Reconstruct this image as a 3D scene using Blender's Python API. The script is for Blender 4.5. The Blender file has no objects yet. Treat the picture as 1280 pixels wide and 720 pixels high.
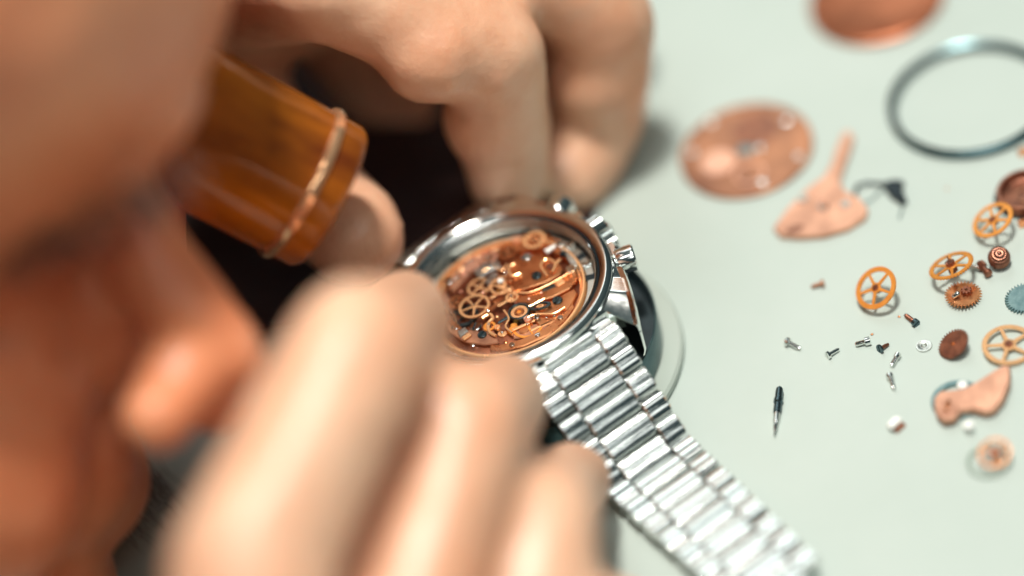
import bpy, math, random
import numpy as np
from mathutils import Vector, Matrix
random.seed(4)
SC = bpy.context.scene
COL = SC.collection
R = math.radians
MM = 0.001

# ---------------------------------------------------------------- camera (all lengths in mm until linked)
ELEV, ROLL, DIST, FOCAL = R(43), R(20), 515.0, 100.0
TGT = Vector((0, 0, 22.0))
BACK = Vector((0, -math.cos(ELEV), math.sin(ELEV)))
UP0 = Vector((0, math.sin(ELEV), math.cos(ELEV)))
XR = Vector((1, 0, 0))
CR = XR * math.cos(ROLL) - UP0 * math.sin(ROLL)
CU = XR * math.sin(ROLL) + UP0 * math.cos(ROLL)
CP = TGT + BACK * DIST
KP = 1280 * FOCAL / 36
cd = bpy.data.cameras.new('camera'); cam = bpy.data.objects.new('camera', cd); COL.objects.link(cam)
cd.lens = FOCAL; cd.sensor_width = 36; cd.clip_start = 0.01; cd.clip_end = 20
mw = Matrix((CR, CU, BACK)).transposed().to_4x4(); mw.translation = CP * MM
cam.matrix_world = mw
cd.dof.use_dof = True; cd.dof.focus_distance = 0.512; cd.dof.aperture_fstop = 2.5
SC.camera = cam

# ---------------------------------------------------------------- world, lamps, exposure
w = bpy.data.worlds.new('World'); SC.world = w; w.use_nodes = True
wn = w.node_tree.nodes; wl = w.node_tree.links
bg = wn['Background']; bg.inputs['Strength'].default_value = 1.0
tc = wn.new('ShaderNodeTexCoord'); sep = wn.new('ShaderNodeSeparateXYZ'); rmp = wn.new('ShaderNodeValToRGB')
wl.new(tc.outputs['Generated'], sep.inputs[0]); wl.new(sep.outputs['Z'], rmp.inputs[0]); wl.new(rmp.outputs[0], bg.inputs['Color'])
rmp.color_ramp.elements[0].position = 0.0; rmp.color_ramp.elements[0].color = (.03, .035, .035, 1)
rmp.color_ramp.elements[1].position = 1.0; rmp.color_ramp.elements[1].color = (.09, .12, .118, 1)
e_ = rmp.color_ramp.elements.new(0.45); e_.color = (.035, .055, .06, 1)
def area(name, pos, target, size, watts, col, size_y=None):
    l = bpy.data.lights.new(name, 'AREA'); l.energy = watts; l.color = col
    l.size = size * MM
    if size_y: l.shape = 'RECTANGLE'; l.size_y = size_y * MM
    o = bpy.data.objects.new(name, l); COL.objects.link(o)
    o.location = Vector(pos) * MM
    o.rotation_euler = (Vector(target) - Vector(pos)).to_track_quat('-Z', 'Y').to_euler()
    return o
area('key_lamp', (90, 0, 900), (0, 0, 0), 115, 9.5, (1.0, .95, .88))
area('window_softbox', (60, 900, 930), (20, 0, 0), 540, 2.7, (.93, 1.0, .97), 760)
area('added_long_panel', (40, -300, 860), (0, 0, 0), 800, 1.7, (1.0, .98, .93), 110)  # added overhead panel, made long to streak the steel and light the skin
area('added_streak_strip', (120, -560, 700), (0, -20, 0), 500, .5, (.95, 1.0, .98), 35)  # added narrow light, only there to draw bright streaks on the steel
area('fill_panel', (230, -620, 760), (0, -20, 0), 760, .5, (.98, 1.0, .97), 170)  # added fill for the sloped links, face and thumb
area('low_window', (-520, 700, 250), (0, 0, 20), 420, 1.3, (.95, 1.0, .98), 320)
SC.view_settings.view_transform = 'Standard'; SC.view_settings.look = 'None'
SC.view_settings.exposure = 0.0; SC.view_settings.gamma = 1.0
SC.render.engine = 'CYCLES'
SC.cycles.use_denoising = True
SC.cycles.max_bounces = 10; SC.cycles.transmission_bounces = 8; SC.cycles.glossy_bounces = 5

# ---------------------------------------------------------------- helpers
def P(x, y, d):
    """a point seen at photograph pixel x, y at depth d mm"""
    return CP - BACK * d + CR * ((x - 640) / KP * d) - CU * ((y - 360) / KP * d)
def onz(x, y, z=0.0):
    v = -BACK + CR * ((x - 640) / KP) - CU * ((y - 360) / KP)
    t = (z - CP.z) / v.z
    return CP + v * t
def face_normal(major_deg, ratio, sign=1):
    """world normal of a disc seen as an ellipse: major axis angle (counter-clockwise from right), minor/major ratio"""
    a = R(major_deg + 90); k = math.sqrt(1 - ratio * ratio) * sign
    return (CR * math.cos(a) * k + CU * math.sin(a) * k + BACK * ratio).normalized()
def frame(n, spin=0):
    q = Vector((0, 0, 1)).rotation_difference(n)
    return (q.to_matrix() @ Matrix.Rotation(spin, 3, 'Z')).to_4x4()

class MB:
    def __init__(s): s.v = []; s.f = []
    def add(s, vs, fs, M=None):
        b = len(s.v)
        for p in vs:
            p = Vector(p)
            s.v.append(M @ p if M is not None else p)
        s.f.extend([tuple(b + i for i in f) for f in fs]); return s
    def lathe(s, prof, n=64, M=None, a0=0.0, a1=None):
        vs = []; fs = []; rings = []
        full = a1 is None
        steps = n if full else n + 1
        for (r, z) in prof:
            if r < 1e-6: rings.append([len(vs)]); vs.append((0, 0, z))
            else:
                rings.append(list(range(len(vs), len(vs) + steps)))
                for i in range(steps):
                    a = (2 * math.pi * i / n) if full else a0 + (a1 - a0) * i / n
                    vs.append((r * math.cos(a), r * math.sin(a), z))
        for A, B in zip(rings, rings[1:]):
            for i in range(n):
                j = (i + 1) % steps if full else i + 1
                if len(A) == 1 and len(B) == 1: continue
                if len(A) == 1: fs.append((A[0], B[i], B[j]))
                elif len(B) == 1: fs.append((A[i], B[0], A[j]))
                else: fs.append((A[i], B[i], B[j], A[j]))
        return s.add(vs, fs, M)
    def ring(s, r0, r1, z0, z1, n=64, M=None, c=0.0):
        return s.lathe([(r1 - c, z0), (r1, z0 + c), (r1, z1 - c), (r1 - c, z1), (r0 + c, z1), (r0, z1 - c), (r0, z0 + c), (r0 + c, z0), (r1 - c, z0)][::1], n, M)
    def disc(s, r, z0, z1, n=48, M=None, c=0.0):
        return s.lathe([(0, z0), (r - c, z0), (r, z0 + c), (r, z1 - c), (r - c, z1), (0, z1)], n, M)
    def prism(s, out, z0, z1, c=0.0, M=None):
        area2 = sum(out[i][0] * out[(i + 1) % len(out)][1] - out[(i + 1) % len(out)][0] * out[i][1] for i in range(len(out)))
        if area2 < 0: out = out[::-1]
        n = len(out)
        def inset(d):
            res = []
            for i in range(n):
                p0 = Vector(out[i - 1]); p = Vector(out[i]); p1 = Vector(out[(i + 1) % n])
                a = (p - p0).normalized() if (p - p0).length > 1e-9 else Vector((1, 0)); b = (p1 - p).normalized() if (p1 - p).length > 1e-9 else a
                na = Vector((-a.y, a.x)); nb = Vector((-b.y, b.x)); m = na + nb
                if m.length < .3: m = na
                m.normalize(); k = d / max(.45, m.dot(na))
                res.append(p + m * k)
            return res
        layers = [(z0, 0), (z1 - c, 0), (z1, c)] if c > 0 else [(z0, 0), (z1, 0)]
        vs = []; fs = []
        for z, d in layers:
            for q in inset(d): vs.append((q.x, q.y, z))
        L = len(layers)
        for k in range(L - 1):
            for i in range(n):
                j = (i + 1) % n
                fs.append((k * n + i, k * n + j, (k + 1) * n + j, (k + 1) * n + i))
        fs.append(tuple(range(n))[::-1]); fs.append(tuple(range((L - 1) * n, L * n)))
        return s.add(vs, fs, M)
    def box(s, x0, x1, y0, y1, z0, z1, c=0.0, M=None):
        return s.prism([(x0, y0), (x1, y0), (x1, y1), (x0, y1)], z0, z1, c, M)
    def tube(s, pts, rad, n=12, M=None, caps=True):
        pts = [Vector(p) for p in pts]
        if not isinstance(rad, (list, tuple)): rad = [rad] * len(pts)
        vs = []; fs = []; t0 = None; up = None
        for i, p in enumerate(pts):
            t = (pts[min(i + 1, len(pts) - 1)] - pts[max(i - 1, 0)]).normalized()
            if up is None:
                up = t.orthogonal().normalized()
            else:
                up = (t0.rotation_difference(t) @ up); up = (up - t * up.dot(t)).normalized()
            t0 = t; sd = t.cross(up)
            for k in range(n):
                a = 2 * math.pi * k / n
                vs.append(p + (up * math.cos(a) + sd * math.sin(a)) * rad[i])
        for i in range(len(pts) - 1):
            for k in range(n):
                j = (k + 1) % n
                fs.append((i * n + k, i * n + j, (i + 1) * n + j, (i + 1) * n + k))
        if caps:
            fs.append(tuple(range(n))[::-1]); fs.append(tuple(range((len(pts) - 1) * n, len(pts) * n)))
        return s.add(vs, fs, M)
    def capsule(s, p0, p1, r0, r1, n=20):
        p0 = Vector(p0); p1 = Vector(p1); d = (p1 - p0); L = d.length; t = d.normalized()
        pts = []; rr = []
        for a in (-88, -65, -45, -25, 0):
            pts.append(p0 + t * (r0 * math.sin(R(a)))); rr.append(r0 * math.cos(R(a)))
        for a in (0, 25, 45, 65, 88):
            pts.append(p1 + t * (r1 * math.sin(R(a)))); rr.append(r1 * math.cos(R(a)))
        return s.tube(pts, rr, n)
    def chain(s, pts, rad, n=20):
        for i in range(len(pts) - 1): s.capsule(pts[i], pts[i + 1], rad[i], rad[i + 1], n)
        return s
    def ell(s, c, r, M=None, n=28):
        m = Matrix.Translation(Vector(c)) @ (M if M is not None else Matrix.Identity(4)) @ Matrix.Diagonal((r[0], r[1], r[2], 1))
        return s.lathe([(math.cos(R(a)) if abs(a) < 90 else 0, math.sin(R(a))) for a in range(-90, 91, 10)], n, m)
    def obj(s, name, mat, parent=None, sharp=32, M=None):
        me = bpy.data.meshes.new(name)
        me.from_pydata([tuple(v * MM) for v in s.v], [], s.f); me.validate()
        import bmesh
        bm = bmesh.new(); bm.from_mesh(me)
        bmesh.ops.recalc_face_normals(bm, faces=bm.faces); bm.to_mesh(me); bm.free()
        for p in me.polygons: p.use_smooth = True
        me.set_sharp_from_angle(angle=R(sharp))
        me.materials.append(mat)
        o = bpy.data.objects.new(name, me); COL.objects.link(o)
        if parent is not None: o.parent = parent
        if M is not None: o.matrix_local = M
        return o
def loc(M4):
    """4x4 in mm to metres"""
    M = M4.copy(); M.translation = M.translation * MM; return M
def TR(x=0, y=0, z=0): return Matrix.Translation((x, y, z))
def tag(o, label, cat, group=None, kind=None):
    if label: o['label'] = label
    if cat: o['category'] = cat
    if group: o['group'] = group
    if kind: o['kind'] = kind
    return o
def thing(name, label, cat, M=None, group=None):
    o = bpy.data.objects.new(name, None); COL.objects.link(o); o.empty_display_size = .005
    if M is not None: o.matrix_world = loc(M)
    return tag(o, label, cat, group)
def copy_tree(o, parent=None):
    c = o.copy(); COL.objects.link(c); c.parent = parent
    for ch in list(o.children): copy_tree(ch, c)
    return c

# ---------------------------------------------------------------- materials
def mat(name, col, rough=.5, metal=0.0, var=None, scale=60.0, rvar=0.0, bump=0.0, bscale=400.0, stretch=None, **kw):
    m = bpy.data.materials.new(name); m.use_nodes = True
    nt = m.node_tree; n = nt.nodes; l = nt.links; b = n['Principled BSDF']
    b.inputs['Base Color'].default_value = (*col, 1); b.inputs['Roughness'].default_value = rough; b.inputs['Metallic'].default_value = metal
    for k, v in kw.items(): b.inputs[k].default_value = v
    tcn = n.new('ShaderNodeTexCoord'); mp = n.new('ShaderNodeMapping'); l.new(tcn.outputs['Object'], mp.inputs[0])
    if stretch: mp.inputs['Scale'].default_value = stretch
    if var or rvar:
        nz = n.new('ShaderNodeTexNoise'); nz.inputs['Scale'].default_value = scale; nz.inputs['Detail'].default_value = 6
        nz.inputs['Roughness'].default_value = .65
        l.new(mp.outputs[0], nz.inputs['Vector'])
        if var:
            rp = n.new('ShaderNodeValToRGB'); rp.color_ramp.elements[0].position = .35; rp.color_ramp.elements[1].position = .65
            rp.color_ramp.elements[0].color = (*var, 1); rp.color_ramp.elements[1].color = (*col, 1)
            l.new(nz.outputs['Fac'], rp.inputs[0]); l.new(rp.outputs[0], b.inputs['Base Color'])
        if rvar:
            mr = n.new('ShaderNodeMapRange'); mr.inputs[3].default_value = max(.02, rough - rvar); mr.inputs[4].default_value = rough + rvar
            mr.inputs[1].default_value = .3; mr.inputs[2].default_value = .7
            l.new(nz.outputs['Fac'], mr.inputs[0]); l.new(mr.outputs[0], b.inputs['Roughness'])
    if bump:
        nb = n.new('ShaderNodeTexNoise'); nb.inputs['Scale'].default_value = bscale; nb.inputs['Detail'].default_value = 4
        l.new(mp.outputs[0], nb.inputs['Vector'])
        bp = n.new('ShaderNodeBump'); bp.inputs['Strength'].default_value = bump; bp.inputs['Distance'].default_value = .0003
        l.new(nb.outputs['Fac'], bp.inputs['Height']); l.new(bp.outputs[0], b.inputs['Normal'])
    return m
m_table = mat('table_laminate', (.452, .522, .480), .42, 0, var=(.418, .49, .446), scale=14, bump=.04, bscale=1500)
m_steel = mat('polished_steel', (.80, .82, .80), .09, 1, rvar=.05, scale=300)
m_brush = mat('brushed_steel', (.76, .79, .77), .13, 1, rvar=.05, scale=500, bump=.10, bscale=700, stretch=(.25, 6, 6))
m_brass_steel = mat('satin_steel', (.62, .64, .60), .33, 1, rvar=.1, scale=400, bump=.12, bscale=2500)
m_dark = mat('blued_steel', (.10, .15, .17), .3, 1, rvar=.08, scale=600)
m_black = mat('blackened_metal', (.02, .03, .035), .38, .6)
m_cop = mat('copper_plating', (.80, .36, .16), .3, 1, var=(.62, .25, .11), scale=250, rvar=.07, bump=.06, bscale=3000)
m_cop2 = mat('worn_copper', (.56, .27, .15), .5, .7, var=(.27, .12, .075), scale=130, rvar=.12, bump=.25, bscale=900)
m_rose = mat('pale_copper', (.92, .55, .40), .4, .9, var=(.84, .42, .28), scale=300, rvar=.1, bump=.1, bscale=1500)
m_gold = mat('gilt_brass', (.95, .40, .08), .34, .55, var=(.88, .33, .06), scale=500, rvar=.06)
m_gold_hi = mat('bright_gilt', (1.0, .56, .27), .24, .6, rvar=.05, scale=500)
m_cdark = mat('tarnished_copper', (.42, .17, .10), .38, .9, var=(.22, .10, .07), scale=400, rvar=.1, bump=.2, bscale=2000)
m_bezel = mat('dark_ring_steel', (.09, .15, .16), .26, .9, var=(.05, .09, .10), scale=300)
m_orange = mat('orange_copper', (.56, .20, .10), .4, .8, var=(.34, .12, .06), scale=120)
m_cock = mat('warm_copper', (.84, .46, .31), .45, .75, var=(.52, .27, .18), scale=170, bump=.1, bscale=1500)
m_teal = mat('grey_green_steel', (.22, .33, .33), .45, .8, var=(.13, .22, .23), scale=800, rvar=.1)
m_amber = mat('amber_plastic', (1.0, .31, .02), .07, 0, var=(.13, .025, .008), scale=26, rvar=.03, stretch=(1, 1, .35), **{'Transmission Weight': .3, 'IOR': 1.45})
m_glass = mat('lens_glass', (.98, .93, .85), .02, 0, **{'Transmission Weight': 1.0, 'IOR': 1.5})
m_band = mat('clear_retaining_band', (.95, .55, .30), .12, .75)
m_rubber = mat('dark_cushion', (.010, .018, .022), .8, 0, var=(.03, .05, .055), scale=120, bump=.5, bscale=700)
m_white = mat('milky_plastic', (.40, .46, .41), .3, 0)
m_chip = mat('pearly_white', (.88, .90, .86), .25, 0)
m_clear = mat('greenish_clear_plastic', (.50, .62, .52), .3, 0, **{'Transmission Weight': .5, 'IOR': 1.3})
m_ruby = mat('synthetic_ruby', (.60, .05, .08), .15, 0)
m_cloth = mat('black_cotton', (.035, .013, .012), .85, 0, var=(.028, .014, .016), scale=90, bump=.6, bscale=900)
m_hair = mat('dark_hair', (.045, .026, .02), .45, 0)
m_skin = mat('skin', (.79, .50, .335), .38, 0, var=(.69, .345, .205), scale=42, rvar=.05, bump=.35, bscale=900,
             **{'Subsurface Weight': .18, 'Subsurface Scale': .004})
m_skin.node_tree.nodes['Principled BSDF'].inputs['Subsurface Radius'].default_value = (1.0, .35, .2)
_sn = m_skin.node_tree; _b = _sn.nodes['Principled BSDF']; _src = _b.inputs['Base Color'].links[0].from_socket
_at = _sn.nodes.new('ShaderNodeAttribute'); _at.attribute_name = 'tan'; _mx = _sn.nodes.new('ShaderNodeMix'); _mx.data_type = 'RGBA'; _mx.blend_type = 'MULTIPLY'
_mx.inputs[7].default_value = (1.0, .66, .50, 1)
_sn.links.new(_at.outputs['Fac'], _mx.inputs[0]); _sn.links.new(_src, _mx.inputs[6]); _sn.links.new(_mx.outputs[2], _b.inputs['Base Color'])
m_nail = mat('fingernail', (.82, .56, .45), .28, 0)

# ---------------------------------------------------------------- table
tb = MB().box(-190, 420, -420, 460, -18, 0, 0)
tag(tb.obj('table_top', m_table), None, None, kind='structure')
fl = MB().box(-1500, 1500, -1500, 1500, -720, -700)
m_floor = mat('dark_floor', (.05, .045, .04), .7, 0, var=(.035, .03, .028), scale=4)
tag(fl.obj('floor', m_floor), None, None, kind='structure')

# ---------------------------------------------------------------- movement holder under the watch
hold = thing('watch_holder', 'round dark casing cushion with chrome rim on a milky base, under the wristwatch', 'watch holder', TR(0, 0, 0))
MB().lathe([(0, 0), (27.0, 0), (27.3, .5), (27.3, 1.6), (26.8, 2.1), (24.6, 2.1), (0, 2.1)], 96).obj('base', m_white, hold)
MB().lathe([(22.9, 2.2), (23.6, 2.4), (23.9, 8.8), (23.75, 9.1), (23.55, 9.1), (23.4, 8.8), (22.9, 2.2)], 96).obj('rim', m_bezel, hold)
MB().lathe([(0, 2.2), (22.8, 2.2), (22.9, 5.2), (21.5, 5.8), (17, 5.6), (10, 5.2), (0, 5.2)], 64).obj('cushion', m_rubber, hold)

# ---------------------------------------------------------------- wristwatch  (u = crown axis, v = band axis towards the camera is -v)
WR = TR(-1.5, 1.8, 0) @ Matrix.Rotation(R(20), 4, 'Z')
watch = thing('wristwatch', 'steel chronograph wristwatch with its back off, copper movement showing, held on the cushion', 'watch', WR)
WI = WR.inverted()
def wl_(x, y, z):                       # photograph pixel on the plane z -> watch coordinates
    p = WI @ onz(x, y, z); return (p.x, p.y)
# case outline as a function of angle
def case_r(a, grow=0.0):
    c, s_ = math.cos(a), math.sin(a)
    r = 20.3
    ac, as_ = abs(c), abs(s_)
    # lug block: |u| between 10.1 and 12.9 at |v|=24.6, flaring to the case side
    if as_ > .55:
        u_at = lambda rr: ac * rr
        best = 0
        rr = 18.0
        while rr < 29:
            u = ac * rr; v = as_ * rr
            side = 20.6 - (v / 24.6) ** 2 * 7.8
            ok = (v <= 24.0) and (u <= side) and (u >= 10.1 or v <= 19.6)
            if ok: best = rr
            elif rr > 20.4: break
            rr += .05
        r = max(best, 19.4)
    else:
        v = as_ * 20.6
        side = 20.6 - (v / 24.6) ** 2 * 7.8
        r = min(20.9, max(20.2, side / max(ac, .1))) if ac > .7 else 20.5
    return r + grow
NA = 360
mb = MB()
layers = [(11.6, -2.2), (12.6, -.9), (14.5, -.2), (18.2, 0), (20.4, -.05), (21.0, -.35), (20.7, -1.3)]
vs = []; fs = []
angs = [2 * math.pi * i / NA for i in range(NA)]
base_r = [case_r(a) for a in angs]
for z, g in layers:
    for a, r in zip(angs, base_r):
        lugdrop = 0
        v = abs(math.sin(a)) * r
        if v > 19 and r > 22: lugdrop = (v - 19) * .55
        vs.append(((r + g) * math.cos(a), (r + g) * math.sin(a), z - lugdrop * (1 if z > 12 else .4)))
for a in angs: vs.append((18.6 * math.cos(a), 18.6 * math.sin(a), 21.3))
for a in angs: vs.append((17.0 * math.cos(a), 17.0 * math.sin(a), 10.6))
nl = len(layers)
for k in range(nl):
    for i in range(NA):
        j = (i + 1) % NA
        fs.append((k * NA + i, k * NA + j, (k + 1) * NA + j, (k + 1) * NA + i))
for i in range(NA):
    j = (i + 1) % NA
    fs.append((i, (nl + 1) * NA + i, (nl + 1) * NA + j, j))
mb.add(vs, fs)
mb.obj('case', m_steel, watch, 28)
MB().lathe([(20.6, 20.4), (20.5, 21.4), (20.3, 21.75), (19.6, 22.1), (19.45, 22.15), (18.95, 22.1), (18.15, 21.6), (18.05, 21.2), (17.6, 21.2), (17.55, 21.4), (17.4, 21.3), (17.35, 15.4), (16.9, 15.4), (16.9, 12)], 128).obj('case_back_rim', m_steel, watch, 40)
MB().lathe([(18.08, 21.1), (18.05, 21.4), (17.85, 21.6), (17.65, 21.5), (17.55, 21.1)], 128).obj('gasket', m_black, watch)
# thread inside
mb = MB()
pr = []
for k in range(4):
    z = 19.0 + k * .6; pr += [(17.33, z), (17.1, z + .3)]
mb.lathe(pr + [(17.33, 21.4)], 128); mb.obj('thread', m_brass_steel, watch, 20)
# crystal under
MB().lathe([(0, 8.3), (12, 8.6), (16.4, 9.6), (16.9, 10.8), (16.9, 12.2), (0, 12.2)], 64).obj('crystal_bezel', m_dark, watch)
# crown and pushers
def knurl(r, z0, z1, n=26, d=.35):
    out = []
    for i in range(n * 2):
        a = math.pi * i / n; rr = r if i % 2 else r - d
        out.append((rr * math.cos(a), rr * math.sin(a)))
    return out
RX = Matrix.Rotation(R(90), 4, 'Y')
crown_M = TR(-1.3, 0, 18.0) @ RX
mb = MB(); mb.disc(1.6, 19.5, 21.6, 24, crown_M); mb.prism(knurl(3.8, 0, 0), 21.4, 24.4, .35, crown_M)
mb.lathe([(0, 24.3), (2.6, 24.3), (2.2, 24.8), (0, 25.0)], 32, crown_M)
mb.obj('crown', m_steel, watch, 25)
for sgn in (1, -1):
    M = Matrix.Rotation(R(29 if sgn > 0 else -24), 4, 'Z') @ TR(-1.2, 0, 18.8) @ RX
    mb = MB(); mb.lathe([(0, 19), (1.3, 19), (1.3, 22.2), (2.3, 22.3), (2.45, 22.6), (2.45, 25.5), (2.25, 25.8), (0, 25.9)], 40, M)
    mb.ring(1.5, 2.1, 19.6, 20.9, 40, M)
    mb.obj('pusher', m_steel, watch)
# crown guards
for sgn in (1, -1):
    mb = MB(); mb.prism([(18.5, 4.0 * sgn), (21.4, 4.3 * sgn), (21.6, 6.4 * sgn), (20.2, 8.6 * sgn), (18, 9.2 * sgn)], 14.2, 20.6, .7)
    mb.obj('crown_guard', m_steel, watch)
# movement ring (steel) with slots, tabs and screws, inner gilt rim
mb = MB(); mb.lathe([(16.8, 15.2), (16.8, 18.0), (16.4, 18.25), (15.15, 18.25), (14.9, 17.9), (14.9, 15.2)], 128)
mb.obj('movement_ring', m_brass_steel, watch)
mb = MB(); mb.lathe([(14.85, 16.5), (14.85, 18.9), (14.7, 19.1), (14.45, 19.1), (14.3, 18.9), (14.25, 16.4)], 128)
mb.lathe([(14.1, 18.1), (13.85, 18.35), (13.6, 18.1), (13.55, 16.4)], 128)
mb.obj('inner_rim', m_gold_hi, watch)
def slot_screw(x, y, z, r=.85, h=.45, m=m_steel, parent=None, ang=0., name='screw', M0=None):
    """a round head with a cut slot, made from two half discs"""
    g = r * .17
    mb = MB()
    M = (M0 if M0 is not None else Matrix.Identity(4)) @ TR(x, y, z) @ Matrix.Rotation(ang, 4, 'Z')
    for s_ in (1, -1):
        out = [(math.sqrt(r * r - g * g) * k, g * s_) for k in (-1, 1)]
        a0 = math.asin(g / r)
        arc = [(r * math.cos(a0 + (math.pi - 2 * a0) * i / 14), s_ * r * math.sin(a0 + (math.pi - 2 * a0) * i / 14)) for i in range(15)]
        mb.prism(arc, 0, h, r * .16, M)
    mb.disc(r * .97, -.15, h * .35, 20, M)
    return mb.obj(name, m, parent)
# movement plate
ZP = 17.0
m_recess_shade = mat('recess_shade_copper', (.30, .10, .05), .42, .9, var=(.14, .05, .03), scale=500)  # copper darkened so the recesses between the bridges look shaded
mov = MB().lathe([(0, 15.0), (13.6, 15.0), (13.6, ZP), (13.4, ZP + .1), (0, ZP + .1)], 96).obj('movement', m_recess_shade, watch)
def mpoly(px, z0, z1, m, name, c=.15, z_for=None):
    out = [wl_(x, y, z1 if z_for is None else z_for) for x, y in px]
    return MB().prism(out, z0, z1, c).obj(name, m, mov, 20)
mpoly([(632, 342), (636, 328), (647, 320), (658, 316), (679, 317), (697, 325), (704, 337), (700, 342), (682, 352), (655, 361), (641, 362), (634, 352)], ZP, 19.3, m_cop, 'chronograph_bridge', .22)
mpoly([(641, 367), (655, 368), (684, 359), (707, 346), (719, 339), (722, 347), (712, 360), (690, 371), (664, 378), (645, 377)], ZP, 18.4, m_cop, 'lever_bridge', .2)
mpoly([(676, 360), (692, 354), (695, 358), (679, 365)], 18.3, 18.46, m_black, 'slot', .0)
mpoly([(693, 352), (703, 347), (706, 352), (697, 357)], 18.35, 18.75, m_gold_hi, 'click_block', .12)
mpoly([(655, 392), (672, 384), (700, 370), (718, 360), (722, 366), (712, 385), (694, 401), (676, 409), (668, 402)], ZP, 17.9, m_cop, 'balance_bridge', .2)
mpoly([(548, 372), (556, 366), (564, 378), (566, 400), (580, 411), (600, 414), (612, 405), (618, 415), (624, 428), (606, 431), (580, 427), (560, 414), (550, 396)], ZP, 18.0, m_cop2, 'wheel_bridge', .18)
mpoly([(640, 303), (652, 293), (678, 290), (700, 300), (712, 318), (706, 322), (690, 314), (668, 311), (646, 312)], ZP, 18.6, m_cop, 'barrel_bridge', .2)
mpoly([(692, 300), (706, 305), (720, 320), (722, 332), (714, 332), (706, 318)], 18.3, 19.0, m_brass_steel, 'steel_cover_plate', .12)
mpoly([(557, 352), (575, 330), (600, 312), (625, 302), (632, 306), (618, 318), (600, 330), (580, 350), (566, 364)], ZP, 18.2, m_cop2, 'crown_wheel_bridge', .18)
mpoly([(592, 338), (606, 328), (622, 326), (626, 333), (612, 338), (600, 347)], 18.2, 18.9, m_brass_steel, 'yoke', .12)
mpoly([(604, 352), (616, 340), (622, 343), (612, 356)], 18.2, 18.7, m_brass_steel, 'hammer', .1)
mpoly([(571, 414), (581, 408), (585, 413), (575, 421)], 18.0, 18.6, m_brass_steel, 'spring_clip', .12)
mpoly([(577, 421), (586, 415), (589, 418), (580, 425)], 18.2, 18.6, m_gold_hi, 'spring_clip', .1)
def wheel_mb(r, r_in, th, spokes, hub, teeth=0, td=.0, M=None, wsp=.3):
    mb = MB()
    n = max(48, teeth * 4)
    rr = []
    for i in range(n):
        if teeth: rr.append(r if (i % 4) in (1, 2) else r - td)
        else: rr.append(r)
    vs = []; fs = []
    for z in (-th / 2, th / 2):
        for i in range(n):
            a = 2 * math.pi * i / n; vs.append((rr[i] * math.cos(a), rr[i] * math.sin(a), z))
        for i in range(n):
            a = 2 * math.pi * i / n; vs.append((r_in * math.cos(a), r_in * math.sin(a), z))
    for i in range(n):
        j = (i + 1) % n
        fs += [(i, j, n + j, n + i), (2 * n + i, 3 * n + i, 3 * n + j, 2 * n + j), (i, 2 * n + i, 2 * n + j, j), (n + i, n + j, 3 * n + j, 3 * n + i)]
    mb.add(vs, fs, M)
    for k in range(spokes):
        A = Matrix.Rotation(2 * math.pi * k / spokes + .3, 4, 'Z')
        if M is not None: A = M @ A
        w0, w1 = wsp * .62, wsp * .42
        mb.prism([(hub * .8, -w0), (r_in + .05, -w1), (r_in + .05, w1), (hub * .8, w0)], -th * .45, th * .45, 0, A)
    if spokes: mb.disc(hub, -th * .5, th * .5, 28, M, .03)
    return mb
def arbor_mb(l0, l1, rp, zp0, zp1, M=None, leaves=8, rs=.12):
    mb = MB()
    mb.lathe([(0, -l0), (rs * .5, -l0), (rs, -l0 + .3), (rs, l1 - .3), (rs * .5, l1), (0, l1)], 12, M)
    out = []
    for i in range(leaves * 4):
        a = 2 * math.pi * i / (leaves * 4); q = rp if (i % 4) in (1, 2) else rp * .68
        out.append((q * math.cos(a), q * math.sin(a)))
    mb.prism(out, zp0, zp1, .03, M)
    return mb
def mwheel(px, py, z, r, rin, sp, teeth, m=m_gold_hi, hub=.5, w_=.34):
    u, v = wl_(px, py, z)
    o = wheel_mb(r, rin, .25, sp, hub, teeth, .14, TR(u, v, z), w_).obj('wheel', m, mov)
    MB().lathe([(0, ZP - z), (.2, ZP - z), (.2, .35), (.28, .4), (.2, .7), (0, .75)], 14, TR(u, v, z)).obj('arbor', m_steel, o)
    return o
mwheel(593, 383, 18.7, 3.0, 2.45, 5, 60)
mwheel(599, 359, 18.5, 2.3, 1.85, 4, 50)
mwheel(628, 357, 18.8, 2.45, 1.95, 3, 52, hub=.9)
mwheel(580, 395, 17.5, 2.8, 1.9, 4, 60, m_dark)
mwheel(668, 300, 18.9, 2.2, 1.5, 0, 0, m_gold_hi)
mwheel(634, 315, 18.5, 2.0, 1.3, 3, 40, m_cop)
mwheel(610, 322, 18.6, 1.8, 1.2, 0, 0, m_rose)
mwheel(660, 408, 17.6, 2.9, 2.4, 3, 0, m_gold)
mpoly([(612, 431), (632, 429), (652, 423), (680, 410), (704, 392), (716, 378), (719, 384), (706, 402), (684, 419), (655, 432), (630, 438), (612, 438)], ZP, 17.8, m_cop, 'plate_edge', .2)
mpoly([(640, 414), (652, 404), (668, 405), (684, 399), (692, 402), (676, 413), (655, 422), (642, 423)], ZP, 17.6, m_cop2, 'lower_bridge', .15)
for px, py in ((640, 431), (672, 419), (700, 397)):
    u, v = wl_(px, py, 17.9); slot_screw(u, v, 17.8, .5, .35, m_steel, mov, px)
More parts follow.
